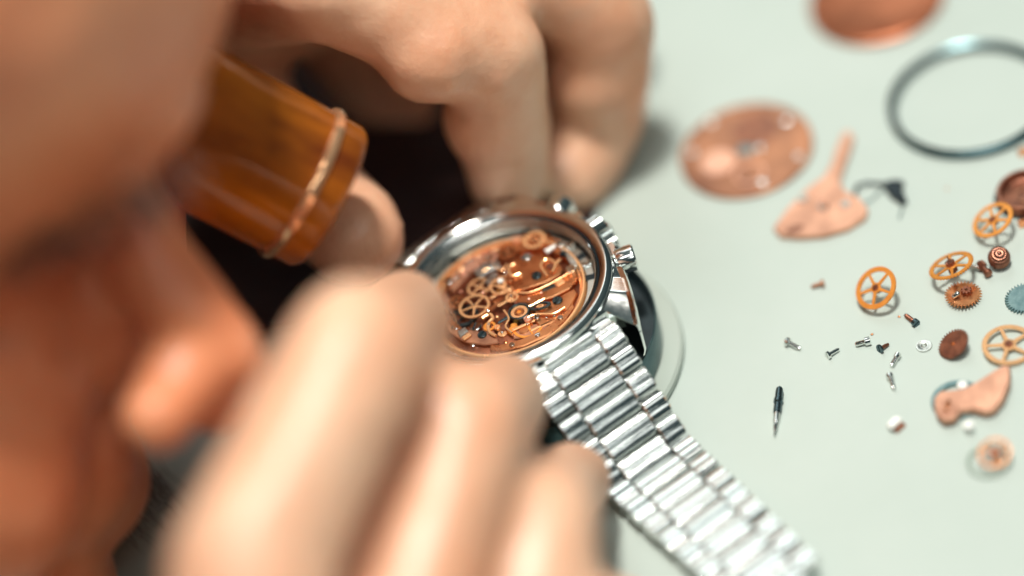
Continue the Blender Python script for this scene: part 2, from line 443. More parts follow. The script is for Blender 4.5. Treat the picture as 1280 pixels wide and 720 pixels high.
# balance jewel setting: dark oval ring, gilt inside, lever arms of the regulator
u, v = wl_(648.6, 389, 18.7)
def ring_o(r0, r1, z0, z1, uv, m, nm, sc=(1, 1), rot=0):
    M = TR(uv[0], uv[1], 0) @ Matrix.Rotation(rot, 4, 'Z') @ Matrix.Diagonal((sc[0], sc[1], 1, 1))
    return MB().ring(r0, r1, z0, z1, 40, M, .06).obj(nm, m, mov)
ring_o(1.65, 2.05, 17.6, 18.8, (u, v), m_dark, 'regulator')
ring_o(.95, 1.6, 17.6, 18.55, (u, v), m_gold_hi, 'jewel_setting')
ring_o(.45, .9, 17.6, 18.7, (u, v), m_cop, 'jewel_setting')
MB().disc(.44, 17.6, 18.45, 20, TR(u, v, 0)).obj('jewel', m_gold, mov)
u2, v2 = wl_(675, 382, 18.7)
ring_o(.75, 1.15, 18.3, 18.75, (u2, v2), m_dark, 'regulator_loop', (1.75, .75), math.atan2(v2 - v, u2 - u))
ring_o(.2, .5, 18.3, 18.7, (u2, v2), m_gold_hi, 'index_pin', (1.5, .8), math.atan2(v2 - v, u2 - u))
def bar(p, q, z, wd, m, name, h=.35):
    a = Vector(wl_(*p, z)); b = Vector(wl_(*q, z)); d = (b - a).normalized(); n_ = Vector((-d.y, d.x)) * wd / 2
    return MB().prism([a - n_, b - n_ * .6, b + n_ * .6, a + n_], z - h, z, .08).obj(name, m, mov)
bar((637, 394), (622, 403), 18.7, .7, m_dark, 'regulator_arm')
bar((613, 372), (650, 352), 18.6, .55, m_gold_hi, 'lever'); bar((606, 392), (630, 372), 18.6, .8, m_cop, 'lever')
bar((622, 382), (640, 372), 18.9, .6, m_gold_hi, 'lever'); bar((617, 377), (645, 366), 18.2, 1.0, m_cop, 'lever')
bar((640, 349), (616, 352), 18.9, .5, m_gold_hi, 'lever'); bar((682, 314), (694, 306), 19.4, 1.0, m_chip, 'click_spring', .5)
bar((560, 400), (575, 410), 18.6, .9, m_cop, 'lever'); bar((640, 412), (668, 400), 18.2, .6, m_gold_hi, 'lever')
bar((663, 413), (690, 400), 17.9, .5, m_gold_hi, 'lever'); bar((700, 323), (690, 334), 19.6, .6, m_gold_hi, 'lever')
# curved springs
def spring(px, z, r, m, name='spring'):
    pts = [Vector((*wl_(x, y, z), z)) for x, y in px]
    q = []
    for i in range(len(pts) - 1):
        for k in range(6):
            t = k / 6
            p0 = pts[max(i - 1, 0)]; p1 = pts[i]; p2 = pts[i + 1]; p3 = pts[min(i + 2, len(pts) - 1)]
            q.append(.5 * ((2 * p1) + (p2 - p0) * t + (2 * p0 - 5 * p1 + 4 * p2 - p3) * t * t + (3 * p1 - p0 - 3 * p2 + p3) * t ** 3))
    q.append(pts[-1])
    MB().tube(q, r, 8).obj(name, m, mov)
spring([(603, 398), (612, 393), (616, 398), (610, 405), (612, 415), (620, 420)], 18.4, .32, m_gold_hi)
spring([(655, 400), (670, 393), (692, 392), (706, 384)], 18.3, .22, m_gold_hi)
spring([(641, 364), (660, 366), (682, 358), (706, 345), (719, 338)], 18.7, .2, m_gold_hi)
spring([(660, 384), (676, 376), (700, 362), (716, 352)], 18.2, .18, m_gold_hi)
spring([(684, 345), (676, 332), (684, 324), (694, 330), (690, 340)], 19.6, .22, m_gold_hi)
spring([(643, 330), (636, 336), (640, 345), (650, 342)], 19.6, .25, m_gold_hi)
for px, py, z, r, m, a in [(671, 345, 19.3, .95, m_dark, .6), (697, 376, 17.9, .95, m_dark, .9), (603, 419, 18.0, .85, m_dark, .3), (714, 337, 18.6, 1.05, m_steel, 1.4),
                           (569, 409, 18.0, .9, m_steel, .2), (595, 409, 18.0, 1.1, m_steel, .7), (704, 318, 19.0, .6, m_black, .5), (561, 352, 18.2, .8, m_steel, 1.0),
                           (650, 345, 19.3, .55, m_gold_hi, .5), (658, 322, 19.3, .9, m_steel, .1), (688, 334, 19.3, .7, m_cdark, .1), (637, 350, 19.3, .75, m_cop, .3),
                           (660, 399, 18.3, .8, m_rose, .4), (671, 397, 18.2, .6, m_steel, .9), (612, 333, 18.9, .6, m_steel, .3), (580, 343, 18.2, .8, m_rose, .3),
                           (645, 300, 18.6, .9, m_rose, 1.2), (700, 306, 19.0, .7, m_steel, .2), (552, 384, 18.0, .6, m_steel, .6), (622, 410, 18.0, .6, m_gold_hi, .2), (626, 352, 19.2, .55, m_chip, .2)]:
    u, v = wl_(px, py, z); slot_screw(u, v, z, r, .45, m, mov, a)
for k in range(30):
    a = random.uniform(0, 6.28); r = math.sqrt(random.uniform(.01, 1)) * 12
    q = random.random()
    M = TR(r * math.cos(a), r * math.sin(a), 0)
    mb = MB(); rr = random.uniform(.18, .5); z1 = random.uniform(17.3, 18.6)
    mb.lathe([(0, 17), (rr, 17), (rr, z1 - .1), (rr * .7, z1), (0, z1 + .05)], 14, M)
    mb.obj('pin', random.choice([m_gold_hi, m_cop, m_cop, m_gold, m_cdark, m_steel]), mov)
for k in range(9):
    u0, v0 = wl_(random.uniform(625, 662), random.uniform(396, 418), 17.6)
    MB().disc(random.uniform(.4, 1.0), 17, random.uniform(17.3, 18.1), 24, TR(u0, v0, 0), .08).obj('small_wheel', random.choice([m_gold, m_cop, m_gold_hi, m_cdark]), mov)
mwheel(571, 378, 18.3, 1.7, 1.1, 4, 36, m_cop)
mwheel(640, 372, 18.6, 1.3, .8, 3, 30, m_gold_hi, hub=.35, w_=.25)
mwheel(612, 408, 18.2, 1.2, .7, 0, 28, m_gold)
mwheel(590, 330, 18.4, 1.9, 1.3, 4, 40, m_rose)
mwheel(684, 400, 17.6, 1.3, .8, 4, 30, m_gold_hi, hub=.35, w_=.25)
for px_ in ([(566, 352), (576, 344), (580, 332), (592, 322)], [(630, 388), (636, 398), (632, 408), (640, 416)], [(604, 340), (616, 334), (628, 338), (634, 330)], [(560, 388), (568, 396), (570, 404)]):
    spring(px_, random.uniform(18.3, 18.9), random.uniform(.16, .28), random.choice([m_gold_hi, m_steel, m_gold_hi]))
for k in range(11):
    u0, v0 = wl_(random.uniform(556, 712), random.uniform(305, 420), 18.4)
    if math.hypot(u0, v0) > 12.6: continue
    zt = random.uniform(18.6, 19.6); MB().lathe([(0, 17), (.32, 17), (.32, zt - .12), (.2, zt), (0, zt + .05)], 14, TR(u0, v0, 0)).obj('pin', random.choice([m_steel, m_gold_hi, m_gold_hi, m_rose]), mov)
# ring clamps
for px, py in [(718, 303), (736, 329), (559, 425), (640, 436)]:
    u, v = wl_(px, py, 18.6); a = math.atan2(v, u); rr = math.hypot(u, v)
    M = Matrix.Rotation(a, 4, 'Z')
    MB().box(14.2, 17.1, -.55, .55, 18.2, 18.6, .12, M).obj('clamp', m_steel, watch)
    slot_screw(15.2, 0, 18.6, .62, .5, m_steel, watch, .4, 'clamp_screw', M); slot_screw(16.5, 0, 18.6, .55, .5, m_steel, watch, 1.1, 'clamp_screw', M)
for a in (-6, -28, 44, 95, 150, 205, 250):
    MB().box(14.6, 16.7, -.7, .7, 18.26, 18.32, 0, Matrix.Rotation(R(a), 4, 'Z')).obj('ring_notch', m_black, watch)

# bracelet: path in the (v, z) plane, links are extruded along u
def ridge_profile(L, h=2.5):
    """link cross section along the path: two soft ridges with a fine step between"""
    h2 = h / 2; a = L / 2
    pr = [(-a, -h2 * .55), (-a + .3, -h2), (a - .3, -h2), (a, -h2 * .55), (a, h2 * .40), (a - .22, h2 * .74), (a - .5, h2 * .88), (a - 1.1, h2 * .95),
          (.62, h2 * .90), (.44, h2 * .78), (.26, h2 * .78), (.10, h2 * .96), (-.5, h2 * 1.03), (-a + .9, h2 * .97), (-a + .45, h2 * .84), (-a + .2, h2 * .62), (-a, h2 * .3)]
    return pr
def link_obj(u0, u1, L, s_pos, path, parent, m, wtaper=1.0, h=2.5, roll=0.0):
    v, z, ang = path(s_pos)
    # local: profile x-> along the path (-v side), y-> up ; extrude -> u
    A = Matrix(((0, 0, 1, 0), (-math.cos(ang), -math.sin(ang) * 1.0, 0, 0), (-math.sin(ang), math.cos(ang), 0, 0), (0, 0, 0, 1)))
    # columns: profile-x -> (0,-cos,-sin); profile-y -> (0,-sin,cos); extrude -> (1,0,0)
    M = TR(0, -v, z) @ A @ Matrix.Rotation(roll, 4, 'Z')
    mb = MB(); pr = ridge_profile(L, h)
    c = .22
    n = len(pr); vs = []; fs = []
    for uu, k in ((u0, .86), (u0 + c, 1), (u1 - c, 1), (u1, .86)):
        for x, y in pr: vs.append((x * (k * .5 + .5), y * k, uu * wtaper))
    for q in range(3):
        for i in range(n):
            j = (i + 1) % n; fs.append((q * n + i, q * n + j, (q + 1) * n + j, (q + 1) * n + i))
    fs.append(tuple(range(n))); fs.append(tuple(range(3 * n, 4 * n)))
    mb.add(vs, fs, M)
    return mb.obj('link', m, parent, 24)
S1 = 20.5; A1 = R(43); V0, Z0 = 21.2, 18.6
def near_path(s):
    """distance along the bracelet -> v, z, slope"""
    v, z, t = V0, Z0, 0.0; ds = .25
    while t < s:
        if t < 2.5: a = R(16) + (A1 - R(16)) * t / 2.5
        elif t < S1: a = A1
        elif t < S1 + 6: a = A1 * (1 - (t - S1) / 6)
        else: a = 0
        v += math.cos(a) * ds; z -= math.sin(a) * ds; t += ds
    if t < 2.5: a = R(16) + (A1 - R(16)) * t / 2.5
    elif t < S1: a = A1
    elif t < S1 + 6: a = A1 * (1 - (t - S1) / 6)
    else: a = 0
    return v, z, a
def far_path(s):
    a = R(25) if s < 4 else R(48)
    v = 22 + min(s, 4) * math.cos(R(25)) + max(0, s - 4) * math.cos(R(48)); z = 18.4 - min(s, 4) * math.sin(R(25)) - max(0, s - 4) * math.sin(R(48))
    if z < 2.2:
        ex = (2.2 - z) / math.sin(R(48)); v += ex * (1 - math.cos(R(48))); z = 2.2; a = 0
    return v, z, a
br = bpy.data.objects.new('bracelet', None); COL.objects.link(br); br.parent = watch
PITCH = 4.95
tap = lambda s: 1 - .19 * min(1, s / 62)
for i in range(13):
    s = 2.6 + i * PITCH
    link_obj(-5.15, 5.15, PITCH - .2, s, near_path, br, m_brush, tap(s), 2.5, random.uniform(-.09, .07))
for i in range(13):
    s = .9 + i * PITCH
    for sg in (1, -1):
        a, b = (5.3, 9.9) if sg > 0 else (-9.9, -5.3)
        link_obj(a, b, PITCH - .22, s + (.0 if i else .4), near_path, br, m_steel if i % 2 else m_brush, tap(s), 2.45, random.uniform(-.09, .09))
br2 = bpy.data.objects.new('bracelet', None); COL.objects.link(br2); br2.parent = watch
br2.matrix_local = Matrix.Rotation(math.pi, 4, 'Z')
for i in range(6):
    s = 2.6 + i * PITCH
    link_obj(-5.15, 5.15, PITCH - .2, s, far_path, br2, m_brush)
    link_obj(5.3, 9.9, PITCH - .22, s - 1.7, far_path, br2, m_steel); link_obj(-9.9, -5.3, PITCH - .22, s - 1.7, far_path, br2, m_steel)
# end links (curved piece between the lugs)
for par in (watch,):
    for sg in (1, -1):
        mb = MB()
        out = [(-9.9, -20.0 * 1), (-9.9, -21.9), (9.9, -21.9), (9.9, -20.0)]
        out += [(9.9 - 19.8 * k / 12, -math.sqrt(19.0 ** 2 - (9.9 - 19.8 * k / 12) ** 2)) for k in range(13)]
        EM = TR(0, 0, 0) if sg > 0 else Matrix.Rotation(math.pi, 4, 'Z') @ TR(0, -20, 18) @ Matrix.Rotation(R(-22), 4, 'X') @ TR(0, 20, -18)
        mb.prism(out, 16.0, 19.8, .5, EM)
        mb.tube([(-5.0, -20.9 * sg, 19.9), (5.0, -20.9 * sg, 19.9)], .75, 16)
        mb.obj('end_link', m_brush, watch)

# ---------------------------------------------------------------- eye loupe
la = P(225, 148, 497); lb = P(392, 237, 504)
ax = (lb - la).normalized(); LL = (lb - la).length
LM = TR(*la) @ frame(ax)
lp = thing('eye_loupe', 'amber watchmaker loupe held in the eye of the leaning person, pointing at the watch', 'loupe', LM)
rad = 14.0
MB().lathe([(rad - .2, -24), (rad + .35, -20), (rad + .2, 0), (rad, LL - 3.0), (rad, LL + 2.2), (rad - .7, LL + 3.3), (rad - 1.8, LL + 3.4), (rad - 2.0, LL + 2.6), (rad - 1.9, LL - 4), (rad - 1.6, 0), (rad - 1.6, -24), (rad - .2, -24)], 96).obj('body', m_amber, lp, 50)
MB().lathe([(rad + .05, LL - 3.6), (rad + .75, LL - 3.3), (rad + .95, LL - 2.6), (rad + .75, LL - 1.9), (rad + .05, LL - 1.6)], 96).obj('retaining_ring', m_band, lp)
MB().lathe([(0, LL + .4), (6, LL + .1), (rad - 2.1, LL - .8), (rad - 2.1, LL - 2.2), (0, LL - 2.6)], 64).obj('lens', m_glass, lp)

# ---------------------------------------------------------------- the person
person = thing('person', 'person leaning in with a loupe in one eye, both hands holding the open wristwatch', 'person', TR(0, 0, 0))
B = MB()
HEAD = []
def E(px, py, d, rx, ry=None, rz=None, M=None):
    HEAD.append((P(px, py, d), rx)); B.ell(P(px, py, d), (rx, ry or rx, rz or rx), M)
# head: cranium, brow, cheek, nose, lips, jaw
E(-235, -130, 448, 68)
E(-330, -60, 470, 78, 80, 76)
E(120, 90, 452, 17); E(60, 190, 448, 17); E(-60, 260, 446, 16)        # brow ridge
E(165, 110, 446, 11.5)
B.chain([P(140, 225, 464), P(172, 308, 466), P(240, 400, 463), P(283, 450, 460)], [6.5, 7.5, 8.2, 7.2])     # nose bridge to tip
E(196, 520, 448, 6.4); E(232, 470, 455, 8.5); E(270, 500, 470, 6)          # wing of the nose
E(60, 400, 478, 17); E(-40, 420, 480, 25)                                  # eye socket filling
E(0, 395, 463, 11.5, 11.5, 11.5)                                           # closed eyelid
E(-75, 590, 462, 24); E(-20, 520, 466, 18)                                 # cheek
E(62, 590, 484, 15); E(100, 605, 492, 12.5); E(30, 680, 490, 15)             # upper lip / muzzle
E(-60, 780, 495, 30)                                                       # jaw
E(-120, 300, 500, 50, 50, 50)
# neck, shoulders, trunk
nk = P(-330, 330, 540)
B.chain([nk, (-240, 60, 40), (-330, 70, -20)], [52, 58, 75])
B.chain([(-330, 240, -30), (-335, 70, -40), (-330, -110, -30)], [62, 90, 62])
B.chain([(-340, 70, -60), (-350, 70, -330)], [115, 120])
# ---- far hand (holds the case from behind)
Lw = P(120, -190, 575)
def finger(pts, rad): B.chain(pts, rad, 24)
finger([P(395, -30, 512), P(612, 62, 524), P(630, 165, 541), P(634, 225, 545)], [11.5, 10.4, 9.3, 8.0])
finger([P(560, -170, 520), P(752, 25, 542), P(748, 150, 559), P(712, 222, 557)], [11.5, 10.4, 9.4, 8.0])
finger([P(590, -230, 545), P(745, -10, 566), P(735, 110, 574), P(700, 180, 566)], [11, 9.5, 8.6, 7.5])
finger([P(520, -260, 575), P(660, -60, 590), P(690, 60, 592)], [10, 8.8, 7.5])
finger([P(240, 40, 560), P(325, 190, 562), P(395, 250, 542), P(444, 296, 528)], [14, 11.5, 10.6, 9.9])
finger([P(400, 10, 575), P(455, 90, 588), P(520, 165, 592), P(548, 235, 586)], [11, 9.5, 9, 8.2])
B.ell(P(540, 58, 519), (11, 11, 11)); B.ell(P(615, 150, 537), (9.9, 9.9, 9.9)); B.ell(P(745, 95, 550), (10.4, 10.4, 10.4)); B.ell(P(728, 195, 559), (9.2, 9.2, 9.2))
B.ell(P(330, -60, 560), (30, 26, 20)); B.ell(P(250, -60, 560), (28, 28, 20)); B.ell(P(420, -130, 550), (28, 26, 20))
B.chain([P(395, -30, 512), P(300, -60, 540), Lw], [12, 20, 24]); B.chain([P(560, -170, 520), P(400, -150, 545), Lw], [12, 22, 25])
B.chain([P(520, -260, 575), P(400, -220, 565), Lw], [11, 20, 24])
Le = Vector((-190, 300, 42))
B.chain([Lw, Lw.lerp(Le, .5), Le, (-330, 250, 0)], [25, 34, 40, 55])
# ---- near hand
finger([P(312, 712, 418), P(447, 440, 434), P(500, 410, 470), P(505, 392, 498)], [12.4, 11.4, 9.0, 7.8])
finger([P(505, 800, 430), P(590, 527, 446), P(622, 504, 472), P(632, 494, 492)], [10.6, 9.2, 8.2, 7.4])
finger([P(665, 850, 440), P(684, 648, 450), P(697, 620, 474), P(716, 600, 492)], [10.5, 8.3, 7.6, 7.0])
finger([P(720, 900, 430), P(770, 790, 445), P(770, 770, 470)], [9.5, 7.8, 6.8])
finger([P(300, 880, 450), P(350, 640, 472), P(440, 500, 490), P(487, 440, 500)], [14, 11, 9.6, 8.6])
Rw = P(360, 1180, 410)
B.ell(P(478, 625, 448), (9.5, 9.5, 9.5)); B.ell(P(455, 700, 444), (10, 10, 10)); B.ell(P(505, 560, 452), (8, 8, 8))
for q, r in ((P(312, 712, 418), 12.6), (P(505, 800, 430), 10.6), (P(665, 850, 440), 9.5), (P(720, 900, 430), 9.5)):
    B.chain([q, q.lerp(Rw, .5), Rw], [r, r + 2, 18])
B.ell(P(420, 900, 435), (26, 24, 18)); B.ell(P(560, 960, 432), (22, 24, 18))
Re = Vector((-200, -270, 42))
B.chain([Rw, Rw.lerp(Re, .5), Re, (-330, -130, 0)], [24, 33, 40, 55])
tmp = B.obj('body_rough', m_skin)
rm = tmp.modifiers.new('r', 'REMESH'); rm.mode = 'VOXEL'; rm.voxel_size = .0016; rm.use_smooth_shade = True
sm = tmp.modifiers.new('s', 'SMOOTH'); sm.factor = .6; sm.iterations = 14
dg = bpy.context.evaluated_depsgraph_get()
me = bpy.data.meshes.new_from_object(tmp.evaluated_get(dg)); me.name = 'body'
bpy.data.objects.remove(tmp)
for p in me.polygons: p.use_smooth = True
co = np.empty(len(me.vertices) * 3, np.float32); me.vertices.foreach_get('co', co); co = co.reshape(-1, 3) / MM
dmin = np.full(len(co), 1e9)
for c_, r_ in HEAD + [(P(172, 308, 466), 8), (P(240, 400, 463), 9), (P(206, 350, 464), 9)]:
    dmin = np.minimum(dmin, np.linalg.norm(co - np.array(c_), axis=1) - r_)
from mathutils import noise
no = np.empty(len(me.vertices) * 3, np.float32); me.vertices.foreach_get('normal', no); no = no.reshape(-1, 3)
for i_ in range(len(co)):
    x_, y_, z_ = co[i_]
    if x_ > -160 and y_ > -200:
        k_ = noise.noise(Vector((x_ / 9, y_ / 9, z_ / 9))) * .45 + noise.noise(Vector((x_ / 3.4, y_ / 3.4, z_ / 3.4))) * .18
        co[i_] += no[i_] * k_
me.vertices.foreach_set('co', (co * MM).astype(np.float32).ravel())
at_ = me.attributes.new('tan', 'FLOAT', 'POINT'); at_.data.foreach_set('value', np.clip(1 - (dmin - 1.0) / 6.0, 0, 1).astype(np.float32))
body = bpy.data.objects.new('body', me); COL.objects.link(body); body.parent = person
# brow hairs added to darken the shaded band under the brow ridge
mb = MB()
for k in range(300):
    t = random.random()
    x = -30 + 265 * t + random.gauss(0, 5); y = 318 - 125 * t + 18 * math.sin(t * 3.1) + random.gauss(0, 13)
    p0 = P(x, y, 431 + random.uniform(0, 10))
    d = (CR * random.uniform(-.2, .9) - CU * random.uniform(.1, .7) + BACK * random.uniform(-.2, .5)).normalized(); L = random.uniform(4, 8)
    mb.tube([p0, p0 + d * L * .5, p0 + d * L - CU * .8], [.12, .09, .03], 4)
mb.obj('brow_shade_hairs', m_hair, person)
# black shirt over trunk and arms, one hanging fold lies on the table under the head
S = MB()
S.chain([(-330, 240, -30), (-335, 70, -40), (-330, -110, -30)], [70, 99, 70]); S.chain([(-340, 70, -60), (-350, 70, -330)], [126, 132])
Lm = Lw.lerp(Le, .33); Rm = Rw.lerp(Re, .4)
S.chain([Lm, Lm.lerp(Le, .5), Le, (-330, 250, -2)], [35, 41, 47, 62]); S.chain([Rm, Rm.lerp(Re, .5), Re, (-330, -130, -2)], [34, 40, 47, 62])
tmp = S.obj('shirt_rough', m_cloth)
rm = tmp.modifiers.new('r', 'REMESH'); rm.mode = 'VOXEL'; rm.voxel_size = .003; rm.use_smooth_shade = True
sm = tmp.modifiers.new('s', 'SMOOTH'); sm.factor = .6; sm.iterations = 6
dg = bpy.context.evaluated_depsgraph_get()
me = bpy.data.meshes.new_from_object(tmp.evaluated_get(dg)); me.name = 'shirt'
bpy.data.objects.remove(tmp)
sh = bpy.data.objects.new('shirt', me); COL.objects.link(sh); sh.parent = person
# moustache: fine curved hairs hanging over the upper lip
mb = MB()
for k in range(420):
    t = random.random()
    x = 62 + 150 * t + random.gauss(0, 6); y = 712 - 105 * t + random.gauss(0, 10)
    p0 = P(x - 14, y - 14, 494 + random.uniform(-3, 8))
    d = (CR * random.uniform(.25, .9) - CU * random.uniform(.6, 1.1) + BACK * random.uniform(-.5, .3)).normalized()
    L = random.uniform(3.5, 7.5); side = CR * random.uniform(-.5, .9)
    pts = [p0 + d * L * s + side * (L * .35 * s * s) for s in (0, .33, .66, 1)]
    mb.tube(pts, [.09, .08, .06, .02], 4)
mb.obj('moustache', m_hair, person)

# dark sheet added to fill the dark gap under the far hand and loupe
mb = MB(); N = 46
vs = []; fs = []
for i in range(N):
    for j in range(N):
        x = -175 + 194 * i / (N - 1) + 4 * math.sin(j * .4); y = 33 + 125 * j / (N - 1) + 3 * math.sin(i * .33 + 1)
        h = 2.2 + 2.0 * math.sin(x * .11 + y * .05) + 1.6 * math.sin(y * .16 - x * .03 + 1)
        vs.append((x, y, max(.6, h)))
for i in range(N - 1):
    for j in range(N - 1):
        fs.append((i * N + j, (i + 1) * N + j, (i + 1) * N + j + 1, i * N + j + 1))
mb.add(vs, fs)
cl = mb.obj('dark_gap_sheet', m_cloth, None, 80)
md = cl.modifiers.new('t', 'SOLIDIFY'); md.thickness = .0005
tag(cl, 'added dark sheet that darkens the gap beneath the far hand and loupe', 'cloth')

# ---------------------------------------------------------------- parts lying on the table
def at(px, py, z=0.0, spin=0.0):
    p = onz(px, py, z); return TR(p.x, p.y, 0) @ Matrix.Rotation(spin, 4, 'Z')
# big tarnished plate
t = thing('movement_plate', 'round blotchy copper movement plate with a small centre hole, left of the pale ring', 'watch part', at(933, 188, .6))
MB().lathe([(1.7, 0), (13.0, 0), (13.2, .2), (13.2, .9), (12.9, 1.1), (12.2, 1.1), (12.1, .95), (1.7, .95), (1.7, 0)], 96).obj('plate', m_cop2, t)
MB().disc(1.65, .1, .8, 24).obj('centre_jewel', m_teal, t)
MB().disc(4.6, .95, 1.05, 40, TR(3.5, 4.6, 0)).obj('recess', m_cdark, t)
MB().disc(3.4, .95, 1.15, 40, TR(-6, -1, 0)).obj('recess', m_rose, t)
MB().ring(2.6, 3.1, .95, 1.3, 40, TR(-1.5, -7.2, 0), .08).obj('recess', m_rose, t)
for x, y in [(-4, 10.6), (8.5, -7.5), (2.5, -1.4), (9.5, 3.2), (-9.8, 4), (0, -11)]:
    slot_screw(x, y, .98, .75, .5, m_chip if y > 10 else m_steel, t, x, 'screw')
# copper case back
t = thing('case_back', 'domed copper case back cut by the top edge of the photo', 'watch part', at(1096, -1, .6))
MB().lathe([(0, .5), (9.5, .8), (12.2, 1.4), (13.3, 1.6), (13.8, 1.3), (13.8, .2), (13.5, 0), (0, 0)], 96).obj('cover', m_orange, t)
MB().lathe([(11.0, 1.1), (11.3, 1.75), (11.8, 1.75), (12.0, 1.35)], 96).obj('rib', m_orange, t)
# steel ring
o = MB().lathe([(15.5, 0), (16.0, 0), (16.3, .4), (16.2, 1.5), (15.6, 1.9), (14.9, 1.6), (14.5, .5), (14.7, 0), (15.5, 0)], 128).obj('bezel_ring', m_bezel, None)
o.matrix_world = loc(at(1214, 125, .6)); tag(o, 'large thin steel bezel ring lying flat at the upper right', 'ring')
# copper bridge with tail
def px_outline(pts, z, ctr):
    return [((onz(x, y, z) - ctr).x, (onz(x, y, z) - ctr).y) for x, y in pts]
c0 = onz(1030, 258, .9)
t = thing('bridge_plate', 'fan shaped copper bridge with a long narrow tail and three dull screws', 'watch part', TR(c0.x, c0.y, 0))
out = px_outline([(967, 286), (985, 262), (1008, 238), (1030, 222), (1040, 205), (1045, 188), (1054, 168), (1062, 164), (1067, 172), (1062, 190), (1054, 212), (1049, 228), (1058, 241), (1072, 247), (1085, 262), (1082, 272), (1060, 286), (1030, 295), (1000, 297), (975, 295)], .9, c0)
MB().prism(out, .15, 1.3, .15).obj('plate', m_cock, t, 20)
for x, y, r in [(1029, 259, 1.0), (1004, 249, .9), (1057, 256, .9)]:
    q = onz(x, y, 1.3) - c0; slot_screw(q.x, q.y, 1.28, r, .5, m_brass_steel, t, x, 'screw')
q = onz(1029, 254, 1.9) - c0; MB().ring(.35, .75, 1.3, 2.3, 20, TR(q.x, q.y, 0), .05).obj('bushing', m_rose, t)
q = onz(994, 286, 1.3) - c0; MB().disc(1.3, 1.2, 1.42, 24, TR(q.x, q.y, 0) @ Matrix.Diagonal((1.3, .6, 1, 1))).obj('stain_recess', m_cdark, t)
# black lever spring
c0 = onz(1105, 245, .8)
t = thing('lever_spring', 'black bent lever with a thin wire loop beside the copper bridge', 'watch part', TR(c0.x, c0.y, 0))
def tp(pts, z=.7): return [Vector(((onz(x, y, z) - c0).x, (onz(x, y, z) - c0).y, z)) for x, y in pts]
MB().tube(tp([(1073, 255), (1068, 243), (1071, 232), (1084, 228), (1104, 230), (1118, 228), (1130, 230)]), .32, 8).obj('wire', m_black, t)
MB().tube(tp([(1073, 256), (1088, 250), (1104, 236)], .5), .14, 6).obj('fine_wire', m_teal, t)
MB().prism([(p.x, p.y) for p in tp([(1103, 231), (1118, 227), (1129, 228), (1128, 240), (1134, 252), (1127, 255), (1112, 245)])], .15, 1.5, .2).obj('blade', m_black, t)
MB().tube(tp([(1131, 250), (1127, 262), (1124, 273)], .4), .14, 6).obj('pin', m_teal, t)

# wheels
def wheel_thing(name, label, px, py, major, ratio, r, rin, spokes, teeth, m, hub=1.0, h=None, sign=1, pin=(1.2, 1.0, .7), solid=False, mp=m_cdark, grp='loose gear wheels on the table', wsp=.5, th=.28, spin=0., td=.22):
    n = face_normal(major, ratio, sign) if major is not None else Vector((0, 0, 1))
    if n.z < 0: n = -n
    if h is None: h = max(r * math.sqrt(max(0, 1 - n.z * n.z)) + .25, pin[0] * n.z + .05)
    p = onz(px, py, h)
    M = TR(p.x, p.y, h) @ frame(n, spin)
    t = thing(name, label, 'gear', M, grp)
    if solid:
        out = []
        for i in range(teeth * 4):
            a = 2 * math.pi * i / (teeth * 4); q = r if (i % 4) == 1 else (r - td * .35 if (i % 4) == 2 else r - td)
            out.append((q * math.cos(a), q * math.sin(a)))
        MB().prism(out, -th / 2, th / 2, .03).obj('disc', m, t, 20)
    else:
        wheel_mb(r, rin, th, spokes, hub, teeth, td, None, wsp).obj('rim', m, t, 20)
    if pin: arbor_mb(pin[0], pin[1], pin[2], -pin[0] * .7, pin[1] * .45).obj('pinion', mp, t, 25)
    return t
wheel_thing('gear_wheel', 'orange five spoke wheel standing tilted alone, beside the lone screw at the middle right', 1095, 360, 60, .72, 4.15, 3.25, 5, 0, m_gold, 1.0, pin=(1.6, .7, .75), th=.35, h=3.4)
wheel_thing('gear_wheel', 'orange toothed spoked wheel leaning on the dark barrel', 1241, 275, 43, .60, 4.1, 3.2, 6, 44, m_gold, 1.0, pin=(1.6, .8, .75), h=3.2, td=.3)
wheel_thing('gear_wheel', 'orange spoked wheel tilted up edge-on with its pivot pin standing out', 1189, 332, 28, .45, 4.25, 3.35, 6, 44, m_gold, 1.1, pin=(1.9, 2.2, .9), h=3.4, td=.3)
wheel_thing('gear_wheel', 'solid copper saw-toothed gear with a dark pinion, lying nearly flat', 1204, 368, 14, .70, 3.4, 0, 0, 30, m_cop, pin=None, solid=True, h=1.0, td=.6)
wheel_thing('gear_wheel', 'dark brown solid gear tilted on its edge next to the pale washer', 1192, 430, 50, .62, 3.15, 0, 0, 32, m_cdark, pin=(1.2, .5, .45), solid=True, mp=m_cop, td=.5)
wheel_thing('gear_wheel', 'pale orange spoked wheel above the pinkish bridge, cut by the right edge', 1261, 431, 14, .72, 4.75, 3.85, 5, 60, m_gold_hi, 1.3, pin=(.9, 1.2, .8), wsp=.6)
wheel_thing('ratchet_wheel', 'grey green toothed steel wheel lying flat at the right edge', 1283, 373, None, 1, 3.9, 0, 0, 36, m_teal, pin=None, solid=True, h=.35, td=.65, th=.5)
wheel_thing('gear_wheel', 'blurred small rusty wheel with a coppery hub, lowest of all the parts', 1243, 566, 40, .8, 2.9, 2.35, 3, 40, m_cop, .9, pin=(2.0, 1.9, .95), wsp=.4, mp=m_cdark, h=2.2)
p = at(1236, 576, .2)
o = MB().ring(3.0, 3.9, 0, .3, 48, None, .08).obj('washer', m_clear, None); o.matrix_world = loc(p); tag(o, 'greenish translucent washer under the blurred small rusty wheel', 'washer')
